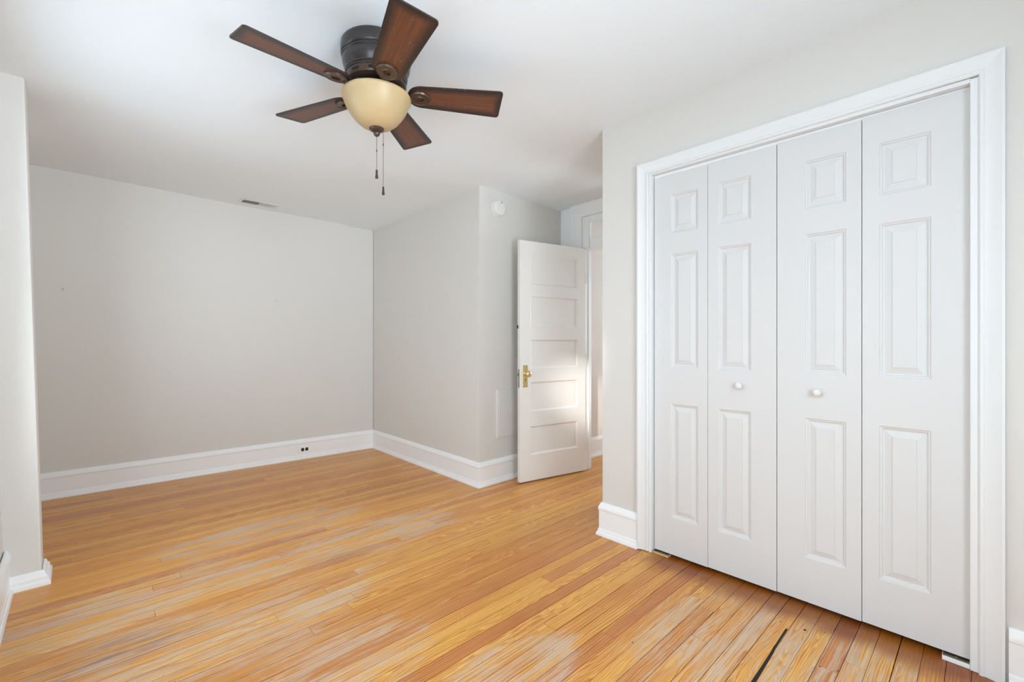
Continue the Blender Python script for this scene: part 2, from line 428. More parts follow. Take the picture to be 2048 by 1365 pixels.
# ceiling
bm = bmesh.new(); nx, ny = 26, 30; g_ = []
for i in range(nx + 1):
    row = []
    for j in range(ny + 1):
        x = -.60 + (4.9 + .60) * i / nx; y = -.95 + 5.95 * j / ny
        row.append((bm.verts.new((x, y, cz(x, y))), bm.verts.new((x, y, 2.7))))
    g_.append(row)
for i in range(nx):
    for j in range(ny):
        for k in (0, 1):
            bm.faces.new((g_[i][j][k], g_[i + 1][j][k], g_[i + 1][j + 1][k], g_[i][j + 1][k]))
for i in range(nx):
    for j in (0, ny): bm.faces.new((g_[i][j][0], g_[i + 1][j][0], g_[i + 1][j][1], g_[i][j][1]))
for j in range(ny):
    for i in (0, nx): bm.faces.new((g_[i][j][0], g_[i][j + 1][0], g_[i][j + 1][1], g_[i][j][1]))
struct('ceiling', bm, M['ceil'], 'smooth white plaster ceiling over the whole room', 'ceiling', smooth=True)

def wall_x(bm, x0, x1, ya, yb, openings, z1=ZT):
    """wall slab between x0 and x1 running along y, with openings (y0,y1,z0,z1)"""
    y = ya
    for (a, b, c, d) in sorted(openings):
        if a > y: box(bm, x0, x1, y, a, 0, z1)
        if c > 0: box(bm, x0, x1, a, b, 0, c)
        if d < z1: box(bm, x0, x1, a, b, d, z1)
        y = b
    if yb > y: box(bm, x0, x1, y, yb, 0, z1)
def wall_y(bm, y0, y1, xa, xb, openings, z1=ZT):
    x = xa
    for (a, b, c, d) in sorted(openings):
        if a > x: box(bm, x, a, y0, y1, 0, z1)
        if c > 0: box(bm, a, b, y0, y1, 0, c)
        if d < z1: box(bm, a, b, y0, y1, d, z1)
        x = b
    if xb > x: box(bm, x, xb, y0, y1, 0, z1)

bm = bmesh.new(); wall_x(bm, XL - .15, XL, YF, 4.95, WIN)
for v_ in bm.verts: v_.co.x -= .066 * v_.co.z / 2.45     # leans outward like the pier
struct('wall_left', bm, M['wall'], 'pale grey wall with the windows, at the very left edge', 'wall')
bm = bmesh.new(); wall_y(bm, YF - .15, YF, XL - .15, 3.1, [FWIN])
struct('wall_front', bm, M['wall'], 'pale grey wall behind the camera', 'wall')
# back wall is a little out of square
bm = bmesh.new(); prism(bm, [(-.50, 4.826), (2.36, 4.684), (2.36, 4.86), (-.50, 5.0)], 0, ZT)
struct('wall_back', bm, M['wall'], 'large plain pale grey wall at the far end of the room', 'wall')
bm = bmesh.new(); prism(bm, [(2.331, 2.82), (3.36, 2.825), (3.36, 2.93), (2.46, 2.93), (2.49, 4.86), (2.367, 4.86)], 0, ZT)
struct('wall_alcove', bm, M['wall'], 'pale grey wall block turning the corner behind the open door', 'wall')
# leaning pier on the left
bm = bmesh.new()
bt = [(XL - .12, 3.150), (-.118, 3.150), (-.118, 3.30), (XL - .12, 3.30)]
tp = [(XL - .12, 3.150), (-.178, 3.150), (-.178, 3.30), (XL - .12, 3.30)]
a = [bm.verts.new((p[0], p[1], 0)) for p in bt]
k_ = (ZT) / 2.45
b = [bm.verts.new((q[0] + (p[0] - q[0]) * k_, p[1], ZT)) for p, q in zip(tp, bt)]
bm.faces.new(a[::-1]); bm.faces.new(b)
for i in range(4): bm.faces.new((a[i], a[(i + 1) % 4], b[(i + 1) % 4], b[i]))
struct('wall_pier', bm, M['wall'], 'narrow leaning wall pier with rounded edge at the left of the room', 'wall', bevel=.008)
# closet front wall with the opening, its return, and the closet interior
CY0, CY1, CZ1 = .0475, 1.286, 2.085
bm = bmesh.new(); wall_x(bm, XC, XC + .11, YF, 1.614, [(CY0 - .018, CY1 + .018, 0, CZ1 + .02)])
wall_y(bm, 1.504, 1.614, XC + .11, 3.345, [])
struct('wall_closet', bm, M['wall'], 'pale grey wall around the white closet doors, at the right', 'wall')
bm = bmesh.new(); box(bm, 3.0, 3.06, YF, 1.504, 0, ZT)
struct('wall_closet_back', bm, M['wall'], 'closet back wall hidden behind the folding doors', 'wall')
# doorway wall
DY0, DY1, TZ = 1.80, 2.530, 2.0
bm = bmesh.new(); wall_x(bm, 3.345, 3.42, 1.4, 2.93, [(DY0, 2.565, 0, 2.30)])
struct('wall_doorway', bm, M['trim'], 'white wall around the doorway and its transom, beside the open door', 'wall')
# hall
bm = bmesh.new(); wall_y(bm, 2.776, 2.93, 3.42, XH + .15, [])
struct('wall_hall_back', bm, M['hall'], 'beige hall wall seen through the doorway', 'wall')
bm = bmesh.new(); wall_x(bm, XH, XH + .15, .4, 2.93, [HWIN])
struct('wall_hall_right', bm, M['hall'], 'far side wall of the hall beyond the doorway', 'wall')
bm = bmesh.new(); wall_y(bm, .4, .55, 3.06, XH + .15, []); wall_x(bm, 3.06, 3.12, .4, 1.504, [])
struct('wall_hall_front', bm, M['hall'], 'near wall of the hall, hidden behind the closet', 'wall')

# windows out of the frame that light the room
def window(name, axis, at, u0, u1, z0, z1, label, d=1):
    e = tag(empty(name), label, 'window', kind='structure')
    def bx(bm, a, b, c, dd, n0, n1):
        lo, hi = min(at + n0 * d, at + n1 * d), max(at + n0 * d, at + n1 * d)
        if axis == 'x': box(bm, lo, hi, a, b, c, dd)
        else: box(bm, a, b, lo, hi, c, dd)
    bm = bmesh.new()
    for (a, b, c, dd) in ((u0, u0 + .025, z0, z1), (u1 - .025, u1, z0, z1), (u0, u1, z1 - .025, z1), (u0, u1, z0, z0 + .025)): bx(bm, a, b, c, dd, .02, .13)
    obj('window_frame', bm, M['sash'], e)
    zm = (z0 + z1) / 2
    for (lo, hi, n0) in ((z0 + .025, zm + .02, .045), (zm - .02, z1 - .025, .085)):
        bm = bmesh.new(); n1 = n0 + .035
        for (a, b, c, dd) in ((u0 + .025, u0 + .065, lo, hi), (u1 - .065, u1 - .025, lo, hi), (u0 + .06, u1 - .06, hi - .04, hi), (u0 + .06, u1 - .06, lo, lo + .045)): bx(bm, a, b, c, dd, n0, n1)
        s_ = obj('window_sash', bm, M['sash'], e)
        bm = bmesh.new(); bx(bm, u0 + .055, u1 - .055, lo + .04, hi - .035, n0 + .015, n0 + .019)
        obj('window_pane', bm, M['glass'], s_)
    return e
window('window_2', 'x', XL, *WIN[0], 'near sash window in the left wall', d=-1)
window('window_3', 'x', XL, *WIN[1], 'far sash window in the left wall', d=-1)
window('window_4', 'y', YF, *FWIN, 'unseen sash window added behind the camera for fill light', d=-1)
window('window_5', 'x', XH, *HWIN, 'sash window at the far side of the hall', d=1)

# ------------------------------------------------------------------ baseboards
HB = .195
BP = [(0, 0), (.030, 0), (.030, .008), (.026, .020), (.0215, .024), (.0205, .034), (.017, .042), (.016, .044), (.016, HB - .045), (.0195, HB - .042), (.021, HB - .034), (.019, HB - .024), (.013, HB - .014), (.010, HB - .004), (.007, HB), (0, HB)]
def baseboard(name, path, label, prof=BP):
    bm = bmesh.new(); sweep(bm, path, prof, (0, 0, 0), (1, 0, 0), (0, 1, 0), (0, 0, 1))
    return struct(name, bm, M['trim'], label, 'baseboard', smooth=True, angle=25)
baseboard('baseboard_back', [(2.367 - .0, 4.6838), (XL, 4.813)][::1], 'white moulded baseboard along the large far wall')
baseboard('baseboard_alcove', [(3.34, 2.8249), (2.331, 2.82), (2.367, 4.69)], 'white moulded baseboard turning the corner beside the open door')
baseboard('baseboard_closet', [(XC, 1.365), (XC, 1.614), (3.34, 1.614)], 'white moulded baseboard at the wall corner left of the closet')
baseboard('baseboard_right', [(XC, YF), (XC, -.046)], 'white baseboard right of the closet at the picture edge')
baseboard('baseboard_left', [(XL, 3.150), (XL, YF)], 'white baseboard of the window wall at the left edge')
PP = [(0, 0), (.030, 0), (.030, .012), (.025, .024), (.021, .027), (.021, .040), (.014, .048), (.010, .062), (.004, .068), (0, .068)]
baseboard('baseboard_pier', [(XL, 3.315), (-.118, 3.30), (-.118, 3.150), (XL, 3.150)], 'low white moulding around the foot of the leaning pier', PP)
baseboard('baseboard_hall', [(XH, 2.776), (3.42, 2.776)], 'white baseboard of the hall seen past the door jamb')

# ------------------------------------------------------------------ closet casing and jamb
e = tag(empty('trim_1', (0, 0, 0)), 'white moulded casing framing the folding closet doors', 'door casing', kind='structure')
CP = [(0, 0), (0, .012), (.004, .016), (.012, .016), (.016, .013), (.024, .014), (.044, .021), (.056, .026), (.063, .025), (.064, 0)]
bm = bmesh.new()
ci0, ci1, ciz = CY0 - .022, CY1 + .018, CZ1 + .008
sweep(bm, [(ci1, .006), (ci1, ciz), (ci0, ciz + .012), (ci0, 0)][::-1], CP, (XC, 0, 0), (0, 1, 0), (0, 0, 1), (-1, 0, 0))
obj('casing', bm, M['casing'], e, smooth=True, angle=25)
bm = bmesh.new()
box(bm, XC - .008, XC + .11, CY1 + .002, CY1 + .018, .001, CZ1 + .015)
box(bm, XC - .008, XC + .11, CY0 - .024, CY0 - .0005, .001, CZ1 + .015)
box(bm, XC - .006, XC + .11, CY0 - .002, CY1 + .002, CZ1 + .002, CZ1 + .018)
obj('jamb', bm, M['casing'], e, bevel=.002)
bm = bmesh.new(); box(bm, XC + .026, XC + .052, CY0, CY1, CZ1 - .016, CZ1 + .001)
tag(obj('door_track', bm, M['trim'], e), 'narrow white metal track above the folding doors')

# ------------------------------------------------------------------ panelled leaf builder
def leaf(bm, w, h, t, panels, rings, x0p, x1p):
    """leaf with front at y=0 (facing -y), x 0..w, z 0..h; panels = [(z0,z1)]; rings = [(inset, depth)]"""
    cut = [0] + [v for p in sorted(panels) for v in p] + [h]
    def V(x, y, z): return bm.verts.new((x, y, z))
    def quad(x0, x1, z0, z1, y):
        bm.faces.new((V(x0, y, z0), V(x1, y, z0), V(x1, y, z1), V(x0, y, z1)))
    for i in range(0, len(cut), 1):
        pass
    zs = cut
    for i in range(len(zs) - 1):
        quad(0, x0p, zs[i], zs[i + 1], 0); quad(x1p, w, zs[i], zs[i + 1], 0)
        if i % 2 == 0: quad(x0p, x1p, zs[i], zs[i + 1], 0)
        quad(0, x0p, zs[i], zs[i + 1], t); quad(x0p, x1p, zs[i], zs[i + 1], t); quad(x1p, w, zs[i], zs[i + 1], t)
        for x in (0, w): bm.faces.new((V(x, 0, zs[i]), V(x, t, zs[i]), V(x, t, zs[i + 1]), V(x, 0, zs[i + 1])))
    for z in (0, h):
        for a, b in ((0, x0p), (x0p, x1p), (x1p, w)): bm.faces.new((V(a, 0, z), V(b, 0, z), V(b, t, z), V(a, t, z)))
    for (a, b) in panels:
        prev = None
        for (ins, dep) in rings:
            r_ = [V(x0p + ins, dep, a + ins), V(x1p - ins, dep, a + ins), V(x1p - ins, dep, b - ins), V(x0p + ins, dep, b - ins)]
            if prev:
                for i in range(4): bm.faces.new((prev[i], prev[(i + 1) % 4], r_[(i + 1) % 4], r_[i]))
            prev = r_
        bm.faces.new(prev)
RAISED = [(0, 0), (.003, .0035), (.008, .0045), (.011, .0090), (.017, .0100), (.0400, .0040), (.0408, .0016)]
FLAT = [(0, 0), (.003, .001), (.012, .009), (.015, .0095), (.0155, .012)]

# folding closet doors: four leaves in two pairs, hinged in the middle of each pair
XD = XC + .02
edges = [(1.2835, .9885), (.9865, .6735), (.6705, .3605), (.3580, .0475)]
pans = [(1.038, 1.186), (.7825, .9366), (.412, .560), (.1506, .304)]
PZ = [(.2185, .8315), (1.025, 1.638), (1.751, 1.960)]
zb = [.019, .021, .023, .025]; zt = [2.070, 2.072, 2.075, 2.078]
dl = ['left pair of white six-panel folding closet doors', 'right pair of white six-panel folding closet doors']
for p in range(2):
    e = tag(empty('door_%d' % (p + 2), (XD, edges[2 * p][0], 0)), dl[p], 'closet door', kind='structure')
    for q in range(2):
        k = 2 * p + q; ya, yb = edges[k]; pa, pb = pans[k]
        bm = bmesh.new()
        leaf(bm, ya - yb, zt[k] - zb[k], .034, [(a - zb[k], b - zb[k]) for a, b in PZ], RAISED, ya - pb, ya - pa)
        # local x runs towards -y, front faces -x
        bmesh.ops.transform(bm, matrix=Matrix(((0, 1, 0, 0), (-1, 0, 0, ya - edges[2 * p][0]), (0, 0, 1, zb[k]), (0, 0, 0, 1))), verts=bm.verts)
        L = obj('leaf', bm, M['closet'], e, smooth=True, angle=12)
        if (p, q) in ((0, 1), (1, 0)):
            yk, zk = (.832, .954) if p == 0 else (.512, .947)
            bm = bmesh.new()
            R_ = Matrix.Translation((0, yk - edges[2 * p][0], zk)) @ Matrix.Rotation(-PI / 2, 4, 'Y')
            lathe(bm, [(0, -.002), (.0095, -.002), (.0095, .004), (.0075, .009), (.009, .013), (.0145, .017), (.0168, .022), (.0165, .026), (.013, .0305), (.007, .033), (0, .0335)], 28, M4=R_)
            obj('knob', bm, M['plastic'], L, smooth=True)

# pivot blocks on the floor under the outer leaves
def pivot_block(y0, y1, x0, x1, h, m, label, mb, gl):
    e = tag(empty('floor_block', ((x0 + x1) / 2, (y0 + y1) / 2, 0)), label, 'block')
    cx, cy = (x0 + x1) / 2, (y0 + y1) / 2
    bm = bmesh.new(); box(bm, x0 - cx, x1 - cx, y0 - cy, y1 - cy, .0005, h)
    obj('block', bm, m, e, bevel=.0015)
    bm = bmesh.new()
    box(bm, x0 - cx + .003, x1 - cx - .003, y0 - cy + .002, y1 - cy - .002, h, h + .0016)
    lathe(bm, [(0, h), (.004, h), (.004, h + .0045), (0, h + .0045)], 12)
    for i in range(5):
        box(bm, x0 - cx + .006, x0 - cx + .010, y0 - cy + .008 + i * .008, y0 - cy + .011 + i * .008, h + .001, h + .003)
    tag(obj('pivot_bracket', bm, mb, e), gl)
pivot_block(1.195, 1.285, XC + .001, XC + .040, .011, M['pine'], 'small raw wood block under the left end of the closet doors', M['steel'], 'worn steel pivot bracket')
pivot_block(.047, .120, XC - .002, XC + .038, .0165, M['trim'], 'small white-painted block under the right end of the closet doors', M['steel'], 'steel pivot bracket')

# ------------------------------------------------------------------ doorway: casing, jamb, transom
e = tag(empty('trim_2', (0, 0, 0)), 'white casing and jamb of the doorway behind the open door', 'door casing', kind='structure')
bm = bmesh.new()
DP = [(0, 0), (0, .014), (.006, .016), (.10, .018), (.112, .024), (.125, .024), (.13, 0)]
sweep(bm, [(DY0 - .02, .001), (DY0 - .02, 2.302), (2.568, 2.302), (2.568, .001)], DP, (3.345, 0, 0), (0, 1, 0), (0, 0, 1), (-1, 0, 0))
obj('casing', bm, M['trim'], e, smooth=True, angle=25)
bm = bmesh.new()
box(bm, 3.332, 3.428, 2.530, 2.570, .001, 2.0); box(bm, 3.332, 3.428, DY0 - .025, DY0 + .01, .001, 2.0)
box(bm, 3.336, 3.428, DY0 - .025, 2.570, 1.995, 2.013); box(bm, 3.375, 3.39, 2.518, 2.532, .001, 1.996)
obj('jamb', bm, M['trim'], e, bevel=.002)
bm = bmesh.new()
sweep(bm, [(2.560, .001), (2.560, 2.30)], [(0, 0), (0, .010), (-.05, .014), (-.10, .016), (-.10, 0)], (3.42, 0, 0), (0, 1, 0), (0, 0, 1), (1, 0, 0))
obj('hall_casing', bm, M['trim'], e)
e = tag(empty('window_1', (3.345, 2.2, 2.15)), 'small white-framed transom window above the doorway', 'window', kind='structure')
bm = bmesh.new(); loc = (3.345, 2.2, 2.15)
def b3(bm, x0, x1, y0, y1, z0, z1): box(bm, x0 - loc[0], x1 - loc[0], y0 - loc[1], y1 - loc[1], z0 - loc[2], z1 - loc[2])
ty0, ty1, tz0, tz1 = DY0 + .01, 2.561, 2.016, 2.296
b3(bm, 3.338, 3.375, ty1 - .075, ty1, tz0, tz1); b3(bm, 3.338, 3.375, ty0, ty0 + .075, tz0, tz1)
b3(bm, 3.338, 3.375, ty0 + .075, ty1 - .075, tz0, tz0 + .083); b3(bm, 3.338, 3.375, ty0 + .075, ty1 - .075, tz1 - .055, tz1)
obj('transom_frame', bm, M['trim'], e, bevel=.003)
bm = bmesh.new(); b3(bm, 3.353, 3.358, ty0 + .07, ty1 - .07, tz0 + .078, tz1 - .05)
obj('pane', bm, M['glass'], e)
bm = bmesh.new(); b3(bm, 3.331, 3.339, 2.18, 2.44, tz0 + .022, tz0 + .031)
obj('ledge_bead', bm, M['trim'], e, bevel=.002)

# ------------------------------------------------------------------ the open five-panel door
DW, DH, DT = .700, 1.985, .035
e = tag(empty('door_1', (2.617, 2.644, .012), math.atan2(-.202, .979)), 'open white five-panel wooden door with brass knob', 'door', kind='structure')
bm = bmesh.new()
PZ5 = [(.225, .462), (.585, .830), (.940, 1.182), (1.288, 1.545), (1.636, 1.893)]
leaf(bm, DW, DH, DT, [(a - .012, b - .012) for a, b in PZ5], FLAT, .104, .612)
L = obj('door_leaf', bm, M['door'], e, smooth=True, angle=15)
# brass plate and knob
bm = bmesh.new()
pl = Matrix.Translation((.052, 0, .870))
def rrect(w, h, r, n=5):
    pts = []
    for cx, cy, a0 in ((w / 2 - r, h / 2 - r, 0), (-w / 2 + r, h / 2 - r, PI / 2), (-w / 2 + r, -h / 2 + r, PI), (w / 2 - r, -h / 2 + r, 1.5 * PI)):
        for i in range(n + 1): pts.append((cx + r * math.cos(a0 + PI / 2 * i / n), cy + r * math.sin(a0 + PI / 2 * i / n)))
    return pts
pts = rrect(.047, .185, .006)
a = [bm.verts.new((.052 + p[0], 0.001, .868 + p[1])) for p in pts]; b = [bm.verts.new((.052 + p[0] * .93, -.0035, .868 + p[1] * .98)) for p in pts]
bm.faces.new(a); bm.faces.new(b[::-1])
for i in range(len(pts)): bm.faces.new((a[i], a[(i + 1) % len(pts)], b[(i + 1) % len(pts)], b[i]))
P_ = obj('lock_plate', bm, M['brass'], L); tag(P_, 'long brass lock plate')
bm = bmesh.new()
RX = Matrix.Translation((.052, -.003, .890)) @ Matrix.Rotation(PI / 2, 4, 'X')
lathe(bm, [(0, 0), (.017, 0), (.017, .004), (.011, .007), (.009, .020), (.010, .026), (.018, .030), (.0255, .038), (.027, .046), (.0255, .054), (.019, .061), (.009, .064), (0, .0645)], 32, M4=RX)
tag(obj('knob', bm, M['brass'], P_, smooth=True), 'round brass knob')
bm = bmesh.new()
lathe(bm, [(0, 0), (.0042, 0), (.0042, .0012), (0, .0012)], 14, M4=Matrix.Translation((.052, -.0032, .842)) @ Matrix.Rotation(PI / 2, 4, 'X'))
box(bm, .0502, .0538, -.0044, -.0032, .826, .842)
obj('keyhole', bm, M['dark'], P_)
for dx, dz in ((-.015, .082), (.015, .082), (-.015, -.082), (.015, -.082)):
    bm = bmesh.new(); lathe(bm, [(0, 0), (.0034, 0), (.0026, .0016), (0, .0018)], 12, M4=Matrix.Translation((.052 + dx, -.0034, .868 + dz)) @ Matrix.Rotation(PI / 2, 4, 'X'))
    obj('screw', bm, M['steel'], P_, smooth=True)
bm = bmesh.new(); box(bm, -.0012, .001, .010, .025, .775, .925); box(bm, -.009, 0, .012, .023, .872, .892)
tag(obj('latch_plate', bm, M['steel'], L), 'worn metal mortise plate on the door edge')
bm = bmesh.new(); box(bm, -.010, .001, .026, .032, 1.285 - .012 - .012, 1.285 + .002)
obj('edge_catch', bm, M['blackp'], L)
for z in (.22, 1.0, 1.72):
    bm = bmesh.new(); lathe(bm, [(0, -.045), (.006, -.045), (.006, .045), (0, .045)], 12, M4=Matrix.Translation((DW + .004, .002, z)))
    obj('hinge', bm, M['door'], L, smooth=True)

# ------------------------------------------------------------------ small things on the walls
# smoke detector on the wall left of the door, high up
e = tag(empty('smoke_detector', (2.535, 2.8205, 2.272)), 'round white smoke detector high on the wall left of the open door', 'smoke detector')
RW = Matrix.Rotation(PI / 2, 4, 'X')
bm = bmesh.new(); lathe(bm, [(0, 0), (.072, 0), (.072, .010), (.068, .013), (0, .013)], 48, M4=RW)
obj('mounting_base', bm, M['plastic'], e, smooth=True, angle=30)
bm = bmesh.new(); lathe(bm, [(.060, .0125), (.064, .015), (.065, .026), (.062, .033), (.054, .038), (.030, .041), (0, .042)], 48, M4=RW)
cv = obj('cover', bm, M['plastic'], e, smooth=True, angle=40)
bm = bmesh.new(); lathe(bm, [(0, 0), (.005, 0), (.004, .0022), (0, .0024)], 14, M4=Matrix.Translation((.004, -.0395, .040)) @ RW)
tag(obj('indicator', bm, M['fob'], cv, smooth=True), 'small dark indicator hole')
# access panel
e = tag(empty('access_panel', (2.68, 2.8215, .72)), 'plain white access panel low on the wall partly behind the open door', 'access panel')
bm = bmesh.new(); x0, x1 = 2.515 - 2.68, .20; z0, z1 = -.355, .045
box(bm, x0, x1, -.013, .0005, z0, z1)
obj('frame', bm, M['wall'], e, bevel=.004)
bm = bmesh.new(); box(bm, x0 + .022, x1 - .022, -.0150, -.0125, z0 + .022, z1 - .022)
lathe(bm, [(0, 0), (.005, 0), (.004, .0015), (0, .002)], 12, M4=Matrix.Translation((-.02, -.0145, z1 - .05)) @ RW)
obj('cover', bm, M['wall'], e, bevel=.001)
# wall hooks
def yback(x): return 4.816 - (x + .30) * (4.816 - 4.684) / 2.66
def hook(x, z, label):
    e = tag(empty('wall_hook', (x, yback(x), z)), label, 'hook', 'small painted hooks on the far wall')
    bm = bmesh.new(); lathe(bm, [(0, 0), (.011, 0), (.010, .004), (.005, .006), (0, .007)], 20, M4=RW)
    obj('backplate', bm, M['wall'], e, smooth=True)
    bm = bmesh.new(); tube(bm, [(0, -.004, 0), (0, -.016, -.001), (.002, -.026, -.006), (.004, -.032, -.004), (.005, -.034, .006)], .0028, 8)
    obj('peg', bm, M['wall'], e, smooth=True)
hook(-.070, 1.563, 'small painted hook on the far wall beside the left pier')
hook(1.392, 1.558, 'small painted hook near the middle of the far wall')
# outlet in the baseboard
xo = 1.642; yo = yback(xo) - .0165
e = tag(empty('power_outlet', (xo, yo, .093), -math.atan2(.132, 2.66)), 'white outlet plate with two dark sockets set in the far baseboard', 'outlet')
bm = bmesh.new(); pts = rrect(.118, .072, .004)
a = [bm.verts.new((p[0], .001, p[1])) for p in pts]; b = [bm.verts.new((p[0] * .97, -.004, p[1] * .95)) for p in pts]
bm.faces.new(a); bm.faces.new(b[::-1])
for i in range(len(pts)): bm.faces.new((a[i], a[(i + 1) % len(pts)], b[(i + 1) % len(pts)], b[i]))
P_ = obj('plate', bm, M['trim'], e)
for dx in (-.0195, .0195):
    bm = bmesh.new(); pts = rrect(.029, .033, .010)
    a = [bm.verts.new((dx + p[0], -.003, p[1])) for p in pts]; b = [bm.verts.new((dx + p[0] * .96, -.0055, p[1] * .96)) for p in pts]
    bm.faces.new(a); bm.faces.new(b[::-1])
    for i in range(len(pts)): bm.faces.new((a[i], a[(i + 1) % len(pts)], b[(i + 1) % len(pts)], b[i]))
    tag(obj('socket', bm, M['blackp'], P_), 'dark socket')
# ceiling vent
zv = cz(1.2, 4.56)
e = tag(empty('ceiling_vent', (1.200, 4.558, zv), 0), 'small white ceiling vent with two banks of slots near the far wall', 'vent')
bm = bmesh.new()
for (a, b, c, d) in ((-.158, .158, -.070, -.048), (-.158, .158, .048, .070), (-.158, -.138, -.05, .05), (.138, .158, -.05, .05), (-.005, .005, -.05, .05)):
    box(bm, a, b, c, d, -.0035, .001)
fr_ = obj('vent_frame', bm, M['plastic'], e, bevel=.002)
bm = bmesh.new(); box(bm, -.140, .140, -.050, .050, -.0010, .0008)
obj('backing', bm, M['dark'], e)
for side, tilt in ((-1, .8), (1, -.8)):
    bm = bmesh.new()
    for i in range(13):
        x = side * (.012 + i * .0100)
        v = box(bm, -.0009, .0009, -.049, .049, -.0030, .0030)
        bmesh.ops.transform(bm, matrix=Matrix.Translation((x, 0, -.0036)) @ Matrix.Rotation(tilt, 4, 'Y'), verts=v)
    obj('slats', bm, M['plastic'], e)

# ------------------------------------------------------------------ ceiling fan
SC = 1.025
fx, fy = .921 * SC, 1.794 * SC
zc = cz(fx, fy)
def zz(z): return H + SC * (z - H) - zc       # heights given at scale 1, relative to the ceiling
fan = tag(empty('ceiling_fan', (fx, fy, zc)), 'dark bronze ceiling fan with five brown blades and a cream glass bowl', 'ceiling fan')
PH0_ = 3.19566
def P(pr): return [(r * SC, min(zz(z), .001)) for r, z in pr]
bm = bmesh.new(); lathe(bm, P([(0, 2.50), (.138, 2.50), (.1435, 2.407), (.1448, 2.398), (.1448, 2.368), (.142, 2.361), (.137, 2.358), (.137, 2.354)]), 72)
obj('canopy', bm, M['bronze'], fan, smooth=True, angle=40)
bm = bmesh.new(); lathe(bm, P([(.10, 2.357), (.136, 2.3565), (.1405, 2.353), (.1405, 2.349), (.137, 2.3455), (.1385, 2.340), (.1375, 2.328), (.1325, 2.314), (.1265, 2.302), (.1240, 2.2965), (.1275, 2.294), (.1275, 2.290), (.1242, 2.288), (.1265, 2.285), (.1265, 2.281), (.123, 2.278), (0, 2.278)]), 72)
mh = obj('motor_housing', bm, M['bronze'], fan, smooth=True, angle=30)
bm = bmesh.new(); lathe(bm, P([(.10, 2.2795), (.1225, 2.279), (.1235, 2.272), (.1228, 2.257), (.1195, 2.250), (.110, 2.245), (.095, 2.243), (0, 2.243)]), 72)
fl = tag(obj('flywheel_housing', bm, M['iron'], fan, smooth=True, angle=30), 'brown lower housing ring with dark vent slots')
ns = 10
for i in range(ns):
    bm = bmesh.new()
    a0 = PH0_ + 2 * PI * i / ns + .31
    cs = []
    for q in range(7):
        t_ = a0 - .15 + .30 * q / 6
        cs.append([bm.verts.new((r_ * SC * math.cos(t_), r_ * SC * math.sin(t_), zz(z_))) for r_, z_ in ((.1236, 2.269), (.1241, 2.268), (.1238, 2.259), (.1232, 2.258))])
    for a_, b_ in zip(cs, cs[1:]):
        for k in range(3): bm.faces.new((a_[k], a_[k + 1], b_[k + 1], b_[k]))
    obj('vent_slot', bm, M['dark'], fl)
bm = bmesh.new(); lathe(bm, P([(0, 2.246), (.080, 2.246), (.075, 2.240), (.066, 2.236), (.066, 2.222), (.092, 2.214), (.104, 2.206), (.104, 2.198), (0, 2.198)]), 64)
obj('light_fitter', bm, M['iron'], fan, smooth=True, angle=35)
# glass bowl
bo = [(.128, 2.2065), (.135, 2.2085), (.1405, 2.2055), (.1425, 2.200), (.1415, 2.194), (.137, 2.188), (.1345, 2.181), (.131, 2.170), (.122, 2.150), (.108, 2.127), (.090, 2.104), (.068, 2.085), (.045, 2.0735), (.020, 2.069), (0, 2.0685)]
bi = [(0, 2.0725), (.020, 2.073), (.044, 2.0775), (.066, 2.089), (.087, 2.108), (.104, 2.130), (.117, 2.152), (.126, 2.171), (.129, 2.185), (.128, 2.2065)]
bm = bmesh.new(); lathe(bm, P(bo + bi), 96)
obj('glass_bowl', bm, M['amber'], fan, smooth=True, angle=50)
bm = bmesh.new(); lathe(bm, P([(0, 2.0695), (.026, 2.071), (.0305, 2.0705), (.031, 2.0675), (.027, 2.062), (.018, 2.0575), (.0105, 2.0555), (.0105, 2.053), (.0135, 2.051), (.0135, 2.047), (.0105, 2.042), (.006, 2.038), (0, 2.0365)]), 40)
obj('finial', bm, M['iron'], fan, smooth=True, angle=35)

